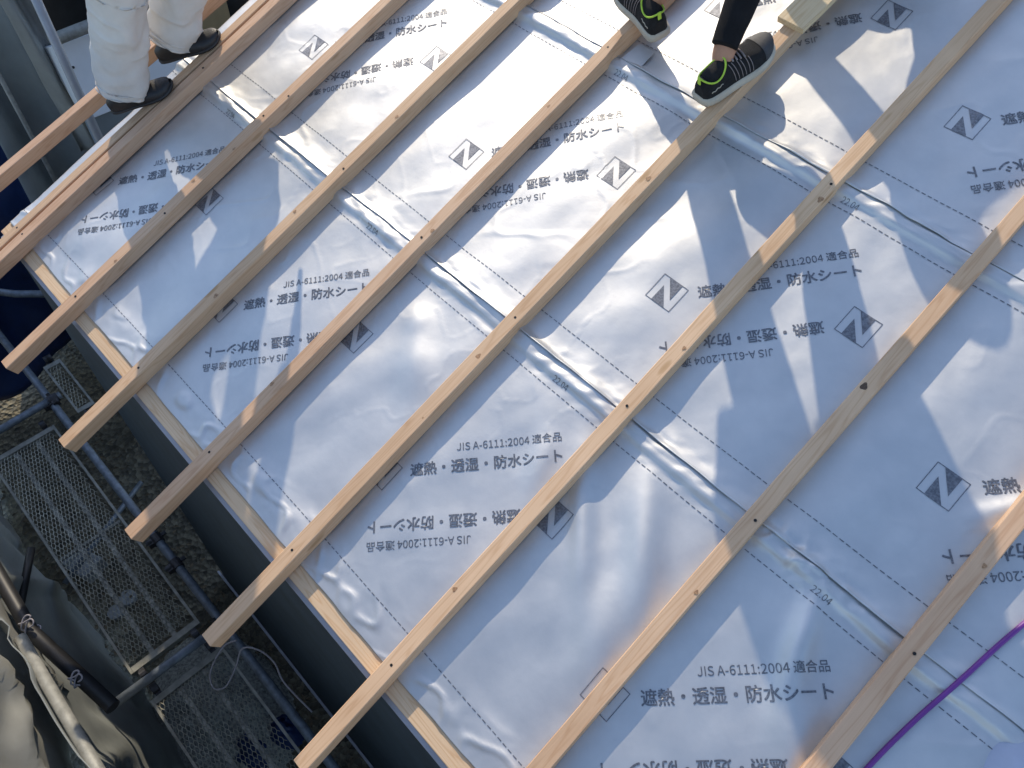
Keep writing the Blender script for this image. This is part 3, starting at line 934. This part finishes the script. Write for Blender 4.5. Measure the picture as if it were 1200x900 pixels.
def drape_folds(me):
    n = len(me.vertices)
    co = np.empty(n*3); me.vertices.foreach_get('co', co); co = co.reshape(-1, 3)
    no = np.array([v.normal[:] for v in me.vertices])
    x, y, z = co.T
    w = vn(x*8, y*8+z*5, 2)
    a = .0105*vn(x*17+y*9+z*4+w, y*17-x*9-z*3, 5)                 # long upright folds
    b = vn(z*17+x*7+w*.7, y*9-x*6, 6)                             # a few diagonal pulls
    a += .0095*np.exp(-(b/.13)**2)*np.clip(vn(x*6+3, z*5+y*4, 1)+.2, 0, 1)
    a += .0012*vn(x*60+z*30, y*60-z*40, 3)
    co = co+no*a[:, None]
    me.vertices.foreach_set('co', co.reshape(-1)); me.update()

# ---- shoes, built heel at origin, toe along +Y, sole on z = 0
PROF = [(0,.020,.050),(.02,.029,.058),(.07,.035,.068),(.15,.0375,.080),(.26,.038,.088),(.36,.0385,.086),(.46,.041,.074),(.58,.046,.062),(.70,.049,.053),(.80,.048,.047),(.88,.043,.042),(.94,.034,.036),(.98,.022,.029),(1.0,.010,.022)]
def shoe_fn(L, t):
    ts = [q[0] for q in PROF]
    w = float(np.interp(t, ts, [q[1] for q in PROF])); h = float(np.interp(t, ts, [q[2] for q in PROF]))
    return w*L/.29, h*L/.29
def upper_pt(L, t, th, z0, off=0.0, low=1.0):
    w, h = shoe_fn(L, t); w += off; h = h*low+off
    bend = .006*math.sin(math.pi*t)
    zt = z0+.012*max(0, (t-.75)/.25)**2
    c, s = math.cos(th), math.sin(th)
    return Vector((w*(abs(c)**.8)*(1 if c > 0 else -1)+bend, t*L, zt+h*(max(s, 0)**.75)))
def running_shoe(mw, parent, L=.295):
    z0 = .026
    ts = list(np.concatenate([np.linspace(0, .1, 5), np.linspace(.14, .86, 19), np.linspace(.89, 1, 6)]))
    ths = np.linspace(-.12, math.pi+.12, 22)
    def shell(t0, t1, off, low=1.0):
        m = MB(); tt = [t for t in ts if t0-1e-6 <= t <= t1+1e-6]
        P = [upper_pt(L, t, th, z0, off, low) for t in tt for th in ths]
        n = len(ths)
        m.add(P, [(i*n+k, i*n+k+1, (i+1)*n+k+1, (i+1)*n+k) for i in range(len(tt)-1) for k in range(n-1)])
        return m
    up = shell(0, 1, 0)
    up.add(up.v[:len(ths)], [tuple(reversed(range(len(ths))))])
    # close the heel
    parent = up.build('shoe', M_KNIT, parent, mw, smooth=True); mw = Matrix()
    cap = shell(.78, 1, .0016); cap.build('toe_cap', M_TOE, parent, mw, smooth=True)
    # sole: outline sweep with a rolled edge, raised toe and flared heel
    m = MB(); nl = 60
    ring = []
    for i in range(nl):
        a = 2*math.pi*i/nl
        t = .5-.5*math.cos(a)
        w, h = shoe_fn(L, t)
        w = max(w, .008)*1.10+.002
        x = (w if a < math.pi else -w)
        if t < .02 or t > .985: x *= .85
        ring.append((x+.006*math.sin(math.pi*t), -.006+t*(L+.010), t))
    lv = [(0.0, .92), (.004, .99), (.014, 1.03), (.024, 1.0), (.032, .93), (.0325, .5)]
    for (zz, sc) in lv:
        for (x, y, t) in ring:
            toe = .014*max(0, (t-.72)/.28)**1.6
            hl = .006*max(0, (.16-t)/.16)
            kz = zz*(1.08-.25*t)
            m.v.append((x*sc, (y-L*.5)*(1-(1-sc)*.35)+L*.5, kz+toe+hl*(1-zz/.03)))
    for l in range(len(lv)-1):
        for i in range(nl):
            i2 = (i+1) % nl
            m.f.append((l*nl+i, l*nl+i2, (l+1)*nl+i2, (l+1)*nl+i)); m.mi.append(0)
    m.f.append(tuple(reversed(range(nl)))); m.mi.append(0)
    m.f.append(tuple((len(lv)-1)*nl+i for i in range(nl))); m.mi.append(0)
    m.build('sole', M_SOLE, parent, mw, smooth=True)
    # collar lining: lime rim round the ankle opening
    m = MB(); pts = []
    for i in range(33):
        a = 2*math.pi*i/32
        t = .17-.155*math.cos(a)
        w, h = shoe_fn(L, max(0, t))
        x = .033*math.sin(a)
        dip = -.020*math.sin(a)**2
        pts.append((x+.004, t*L, z0+.070+.026*(.5-.5*math.cos(a))**1.2+dip+.010*(.5+.5*math.cos(a))**3))
    m.tube(pts, .0030, 8, cap=False)
    m.build('collar', M_LIME, parent, mw, smooth=True)
    m = MB(); pts2 = [(p[0]*.93, .17*L+(p[1]-.17*L)*.95, p[2]-.003) for p in pts[:-1]]
    m.add(pts2+[(.004, .17*L, pts2[0][2]-.03)], [(i, (i+1) % 32, 32) for i in range(32)])
    m.build('lining', M_SLIP, parent, mw, smooth=True)
    # side stripes running from the sole up to the lacing, and the laces over the throat
    m = MB()
    for sgn in (0, 1):
        for k in range(6):
            t0 = .38+.044*k; t1 = t0-.060+.012*k-.015*(k % 2)
            q = []
            for j in range(9):
                f = j/8
                th = .10+f*1.02
                if sgn: th = math.pi-th
                q.append(upper_pt(L, t0+(t1-t0)*f, th, z0, .0014))
            m.tube(q, .0012, 6)
    for k in range(4):
        t = .40+.052*k
        q = [upper_pt(L, t+.018*math.sin((th-1.57)*2), th, z0, .004) for th in np.linspace(1.12, 2.02, 7)]
        m.tube(q, .0028, 6)
    m.build('lace', M_LACE, parent, mw, smooth=True)
    for sgn in (0, 1):
        m = MB()
        q = []
        for j in range(12):
            f = j/11
            th = .30+.05*f+.03*math.sin(f*16)
            if sgn: th = math.pi-th
            q.append(upper_pt(L, .07+.14*f, th, z0, .0012))
        m.tube(q, .0016, 6)
        m.build('heel_mark', M_SOLE, parent, mw, smooth=True)
    # pull tab
    m = MB(); m.box((-.004, -.003, z0+.062), (.008, .001, z0+.090)); m.build('heel_tab', M_LIME, parent, mw, bevel=.0015)

def slipper(mw, parent, L=.275):
    ts = list(np.linspace(0, 1, 26)); ths = np.linspace(-.1, math.pi+.1, 20)
    m = MB(); P = []
    for t in ts:
        for th in ths:
            p = upper_pt(L, t, th, .007, .002, .74)
            P.append(p)
    n = len(ths)
    m.add(P, [(i*n+k, i*n+k+1, (i+1)*n+k+1, (i+1)*n+k) for i in range(len(ts)-1) for k in range(n-1)])
    parent = m.build('shoe', M_SLIP, parent, mw, smooth=True); mw = Matrix()
    m = MB(); nl = 48
    for zz, sc in ((0, .96), (.002, 1.0), (.008, 1.02), (.011, .96)):
        for i in range(nl):
            a = 2*math.pi*i/nl; t = .5-.5*math.cos(a); w, h = shoe_fn(L, t); w = max(w, .008)*1.07+.002
            x = w if a < math.pi else -w
            m.v.append((x*sc+.006*math.sin(math.pi*t), -.004+t*(L+.008), zz+.010*max(0, (t-.75)/.25)**2))
    for l in range(3):
        for i in range(nl):
            i2 = (i+1) % nl; m.f.append((l*nl+i, l*nl+i2, (l+1)*nl+i2, (l+1)*nl+i)); m.mi.append(0)
    m.f.append(tuple(reversed(range(nl)))); m.mi.append(0); m.f.append(tuple(3*nl+i for i in range(nl))); m.mi.append(0)
    m.build('sole', M_BLACKPIPE, parent, mw, smooth=True)

def frame_at(heel, toe, up):
    """matrix whose +Y runs heel->toe, lying on the roof"""
    y = (toe-heel).normalized(); x = y.cross(up).normalized(); z = x.cross(y)
    m = Matrix((x, y, z)).transposed().to_4x4(); m.translation = heel
    return m

WUP = Vector((0, 0, 1))
def worker(feet, hip, fwd, head_tilt, hands, style, label, lean=0.0, knee_pole=None):
    """feet: two (heel, toe) in world space, [0] right foot, [1] left; hip: pelvis position"""
    root = empty('person', Matrix.Translation((feet[0][0]+feet[1][0])/2))
    inv = Matrix.Translation(-root.location)
    right = fwd.cross(WUP).normalized()
    torso_dir = (WUP*math.cos(lean)+fwd*math.sin(lean)).normalized()
    chest = hip+torso_dir*.34; neck = hip+torso_dir*.50+fwd*.01
    hd = (torso_dir*(1-head_tilt)+fwd*head_tilt).normalized()
    head = neck+hd*.16; crown = neck+hd*.245
    J = {}; E = []
    J['pelvis'] = (hip, (.13, .10)); J['waist'] = (hip+torso_dir*.16, (.125, .09)); J['chest'] = (chest, (.15, .105))
    J['neck0'] = (neck, (.06, .06)); J['neck1'] = (neck+hd*.07, (.05, .055)); J['head'] = (head, (.078, .092)); J['crown'] = (crown, (.06, .07))
    J['nose'] = (head+fwd*.105-hd*.01, (.014, .014))
    E += [('pelvis','waist'),('waist','chest'),('chest','neck0'),('neck0','neck1'),('neck1','head'),('head','crown'),('head','nose')]
    legs = []
    for i, sg in ((0, 1), (1, -1)):
        s = 'RL'[i]
        heel, toe = feet[i]
        f = (toe-heel).normalized()
        ankle = heel+f*style.get('ankle', .052)+WUP*.10
        hj = hip+right*(sg*.095)-WUP*.06
        knee = style['knees'][i] if 'knees' in style else ik(hj, ankle, .43, .42, (knee_pole[i] if knee_pole else fwd+f))
        ball = heel+f*.19+WUP*.045
        J['hip'+s] = (hj, (.085, .085)); J['kn'+s] = (knee, (.055, .058)); J['cf'+s] = (knee+(ankle-knee)*.35, (.052, .056))
        J['an'+s] = (ankle, (.034, .038)); J['bl'+s] = (ball, (.036, .022))
        E += [('pelvis','hip'+s),('hip'+s,'kn'+s),('kn'+s,'cf'+s),('cf'+s,'an'+s),('an'+s,'bl'+s)]
        legs.append((hj, knee, ankle, f))
    arms = []
    for i, sg in ((0, 1), (1, -1)):
        s = 'RL'[i]
        sh = chest+torso_dir*.10+right*(sg*.185)
        hand = hands[i]
        elb = ik(sh, hand, .29, .26, -fwd*.5+right*sg*.7-WUP*.6)
        d = (hand-elb).normalized()
        sd2 = d.cross(WUP).normalized()
        J['sh'+s] = (sh, (.062, .062)); J['el'+s] = (elb, (.043, .043)); J['wr'+s] = (hand, (.030, .024)); J['pm'+s] = (hand+d*.075, (.038, .018))
        E += [('chest','sh'+s),('sh'+s,'el'+s),('el'+s,'wr'+s),('wr'+s,'pm'+s)]
        for k, (o_, l_) in enumerate(((-.028,.072),(-.010,.085),(.010,.078),(.028,.060))):
            a = hand+d*.085+sd2*o_; b_ = a+d*l_*.55-WUP*.012; c_ = b_+d*l_*.35-WUP*.028
            for nm, p, r in (('f%da' % k, a, .0105), ('f%db' % k, b_, .009), ('f%dc' % k, c_, .0075)): J[nm+s] = (p, (r, r))
            E += [('pm'+s, 'f%da' % k+s), ('f%da' % k+s, 'f%db' % k+s), ('f%db' % k+s, 'f%dc' % k+s)]
        a = hand+d*.03+sd2*(.045*sg); b_ = a+d*.045-WUP*.012
        J['t0'+s] = (a, (.012, .012)); J['t1'+s] = (b_, (.010, .010)); E += [('wr'+s, 't0'+s), ('t0'+s, 't1'+s)]
        arms.append((sh, elb, hand))
    body = skin_mesh(J, E, 'pelvis', 2)
    bo = link('body', body, style['skin'], root, inv)
    # trousers
    m = MB()
    def tube_lp(p, rs, n=44): m.tube(p, rs, n)
    for i, (hj, kn, an, f) in enumerate(legs):
        hem = an-WUP*style['hem_drop']
        kk = style['r']
        pts = [hj+WUP*.05, hj+(kn-hj)*.2, hj+(kn-hj)*.45, hj+(kn-hj)*.7, kn-(kn-hj).normalized()*.05, kn+(hem-kn).normalized()*.03]
        rs = [kk[0]*1.02, kk[0], kk[0]*.93, (kk[0]+kk[1])/2, kk[1], kk[1]*.99]
        q0 = kn+(hem-kn).normalized()*.03
        for j in range(1, 29):
            f2 = j/28
            pts.append(q0+(hem-q0)*f2); rs.append(kk[1]+(kk[2]-kk[1])*f2)
        tube_lp(spline([tuple(p) for p in pts], 3), [float(x) for x in np.interp(np.linspace(0, len(pts)-1, (len(pts)-1)*3+1), range(len(pts)), rs)])
    if 'hem' in style:
        for (hj, kn, an, f) in legs:
            hem = an-WUP*style['hem_drop']; d = (hem-kn).normalized(); r0 = style['r'][2]
            for off in (.004, .026):
                x = (fwd-d*fwd.dot(d)).normalized(); y = d.cross(x); c = hem-d*off
                m.tube([c+x*(r0+.0012)*math.cos(q*math.pi/20)+y*(r0+.0012)*math.sin(q*math.pi/20) for q in range(41)], .0016 if off > .01 else .003, 6, cap=False)
    m.tube([hip-WUP*.13, hip-WUP*.06, hip+torso_dir*.06, hip+torso_dir*.14], [(.10,.12), (.125,.175), (.125,.175), (.11,.16)], 28, ref=tuple(fwd))
    mt = m.mesh('trousers')
    if style['wr']: wrinkle(mt, style['wr'], 9.0, 3)
    if 'fold' in style: drape_folds(mt)
    link('trousers', mt, style['trousers'], root, inv, smooth=True)
    # shirt
    BG = style.get('big', 1.0)
    m = MB()
    m.tube([hip+torso_dir*.02, hip+torso_dir*.16, chest-torso_dir*.04, chest+torso_dir*.07, chest+torso_dir*.145, neck+hd*.02],
           [(x*BG, y*BG) for x, y in ((.125,.175), (.125,.172), (.138,.192), (.125,.195), (.085,.13), (.062,.066))], 28, ref=tuple(fwd))
    for (sh, elb, hand) in arms:
        m.tube(spline([tuple(sh-(elb-sh)*.10), tuple(sh+(elb-sh)*.4), tuple(elb), tuple(elb+(hand-elb)*.5), tuple(hand-(hand-elb).normalized()*.01)], 4),
               [float(x) for x in np.interp(np.linspace(0, 4, 17), range(5), [.078*BG, .068*BG, .058*BG, .052*BG, .042*BG])], 18)
    ms = m.mesh('shirt'); wrinkle(ms, .006*style.get('big', 1)**6, 8.0, 4)
    link('shirt', ms, style['shirt'], root, inv, smooth=True)
    if 'shadow_gear' in style:  # unseen hip gear, added to widen the shadow this body casts
        m = MB()
        m.tube([hip+torso_dir*.03, hip+torso_dir*.085], [(.150*BG, .190*BG)]*2, 28, ref=tuple(fwd))
        m.build('shadow_belt', M_SLIP, root, inv, smooth=True)
        for sg in (-1, 1):
            m = MB(); m.box((-.045, -.13, -.24), (.045, .10, .04))
            c = hip+right*(.275 if sg > 0 else -.215)+torso_dir*.03
            fr = Matrix((right, fwd, WUP)).transposed().to_4x4(); fr.translation = c
            m.build('shadow_pouch', M_SLIP, root, inv @ fr, bevel=.02)
    # helmet
    m = MB(); P = []
    zx = hd; xx = fwd-(zx*fwd.dot(zx)); xx.normalize(); yy = zx.cross(xx)
    for j in range(9):
        a = j/8*math.pi/2
        for k in range(24):
            b_ = 2*math.pi*k/24
            rr_ = math.cos(a)
            P.append(head+zx*(.035+.105*math.sin(a))+xx*(rr_*.128*math.cos(b_))+yy*(rr_*.110*math.sin(b_)))
    m.add(P, [(j*24+k, j*24+(k+1) % 24, (j+1)*24+(k+1) % 24, (j+1)*24+k) for j in range(8) for k in range(24)])
    P = []
    for rr_ in (1.0, 1.14):
        for k in range(24):
            b_ = 2*math.pi*k/24; ex = rr_+(.16*max(0, math.cos(b_))**2 if rr_ > 1 else 0)
            P.append(head+zx*(.035-.008*(rr_ > 1))+xx*(ex*.128*math.cos(b_))+yy*(rr_*.110*math.sin(b_)))
    m.add(P, [(k, (k+1) % 24, 24+(k+1) % 24, 24+k) for k in range(24)])
    m.build('helmet', M_HELM, root, inv, smooth=True)
    # shoes
    for i in (0, 1):
        heel, toe = feet[i]
        upv = style['foot_up'][i]
        mwf = inv @ frame_at(heel, toe, upv)
        (running_shoe if style['shoe'] == 'run' else slipper)(mwf, root)
    tag(root, label, 'person')
    return root

ROOFN = RP(0, 0, 1)
ZT = BH+.004
# worker in white trousers on the doubled battens
fR = (RP(-2.322, .855, ZT), RP(-2.175, 1.090, ZT)); fL = (RP(-2.352, 1.140, ZT), RP(-2.190, 1.375, ZT))
fw = Vector((.55, .80, 0)).normalized()
mid = (fR[0]+fL[0])/2
worker((fR, fL), mid+fw*.06+WUP*.86, fw, .2, (mid+fw*.45+WUP*.75+Vector((.2,-.1,0)), mid+fw*.45+WUP*.8+Vector((-.2,.1,0))),
       dict(skin=M_SKIN, trousers=M_TROU, shirt=M_SHIRT2, hem=1, r=(.115,.105,.092), hem_drop=.035, ankle=.066, fold=1, knees=(RP(-2.27+.053, .93+.085, ZT)+WUP*.45, RP(-2.30+.12, 1.22+.20, ZT)+WUP*.45), wr=.006, shoe='slip', foot_up=(ROOFN, ROOFN)),
       'person in loose white work trousers and black slippers standing on the touching battens', lean=.25)
# worker in black leggings, one shoe on each of two battens
gR = (RP(-.388, 2.140, ZT), RP(-.343, 2.44, ZT)); gL = (RP(-.650, 2.262, .080), RP(-.925, 2.372, ZT+.012))
fw2 = Vector((-.45, .85, 0)).normalized()
mid = (gR[0]+gL[0])/2
worker((gR, gL), mid+Vector((-.04,-.05,0))+WUP*.86, fw2, .35, (mid+WUP*.86+Vector((.21,.03,0)), mid+WUP*.86+fw2*.10+Vector((-.13,-.05,0))),
       dict(skin=M_SKIN, trousers=M_LEGG, shirt=M_SHIRT, r=(.095,.066,.040), hem_drop=-.062, big=1.06, shadow_gear=1, wr=.0015, shoe='run', foot_up=(ROOFN, ROOFN)),
       'person in black leggings and black running shoes with lime lining, stepping across two battens', lean=.15)

# third worker kneeling bent over further up the slope; only the shadow falls into the picture
hR = (RP(-.80, 4.10, ZT), RP(-.80, 3.84, ZT)); hL = (RP(-.36, 4.12, ZT), RP(-.35, 3.86, ZT))
fw3 = Vector((.42, -.91, 0)).normalized()
worker((hR, hL), RP(-.60, 3.34, ZT)+WUP*.40, fw3, .1, (RP(-.62, 2.98, .16), RP(-.36, 2.99, .14)),
       dict(skin=M_SKIN, trousers=M_SHIRT, shirt=M_SHIRT2, r=(.090,.07,.055), hem_drop=.0, wr=.006, big=.80, shoe='run', foot_up=(ROOFN, ROOFN)),
       'person bent low over the battens, out of sight above the upper edge', lean=1.83, knee_pole=(-WUP, -WUP))
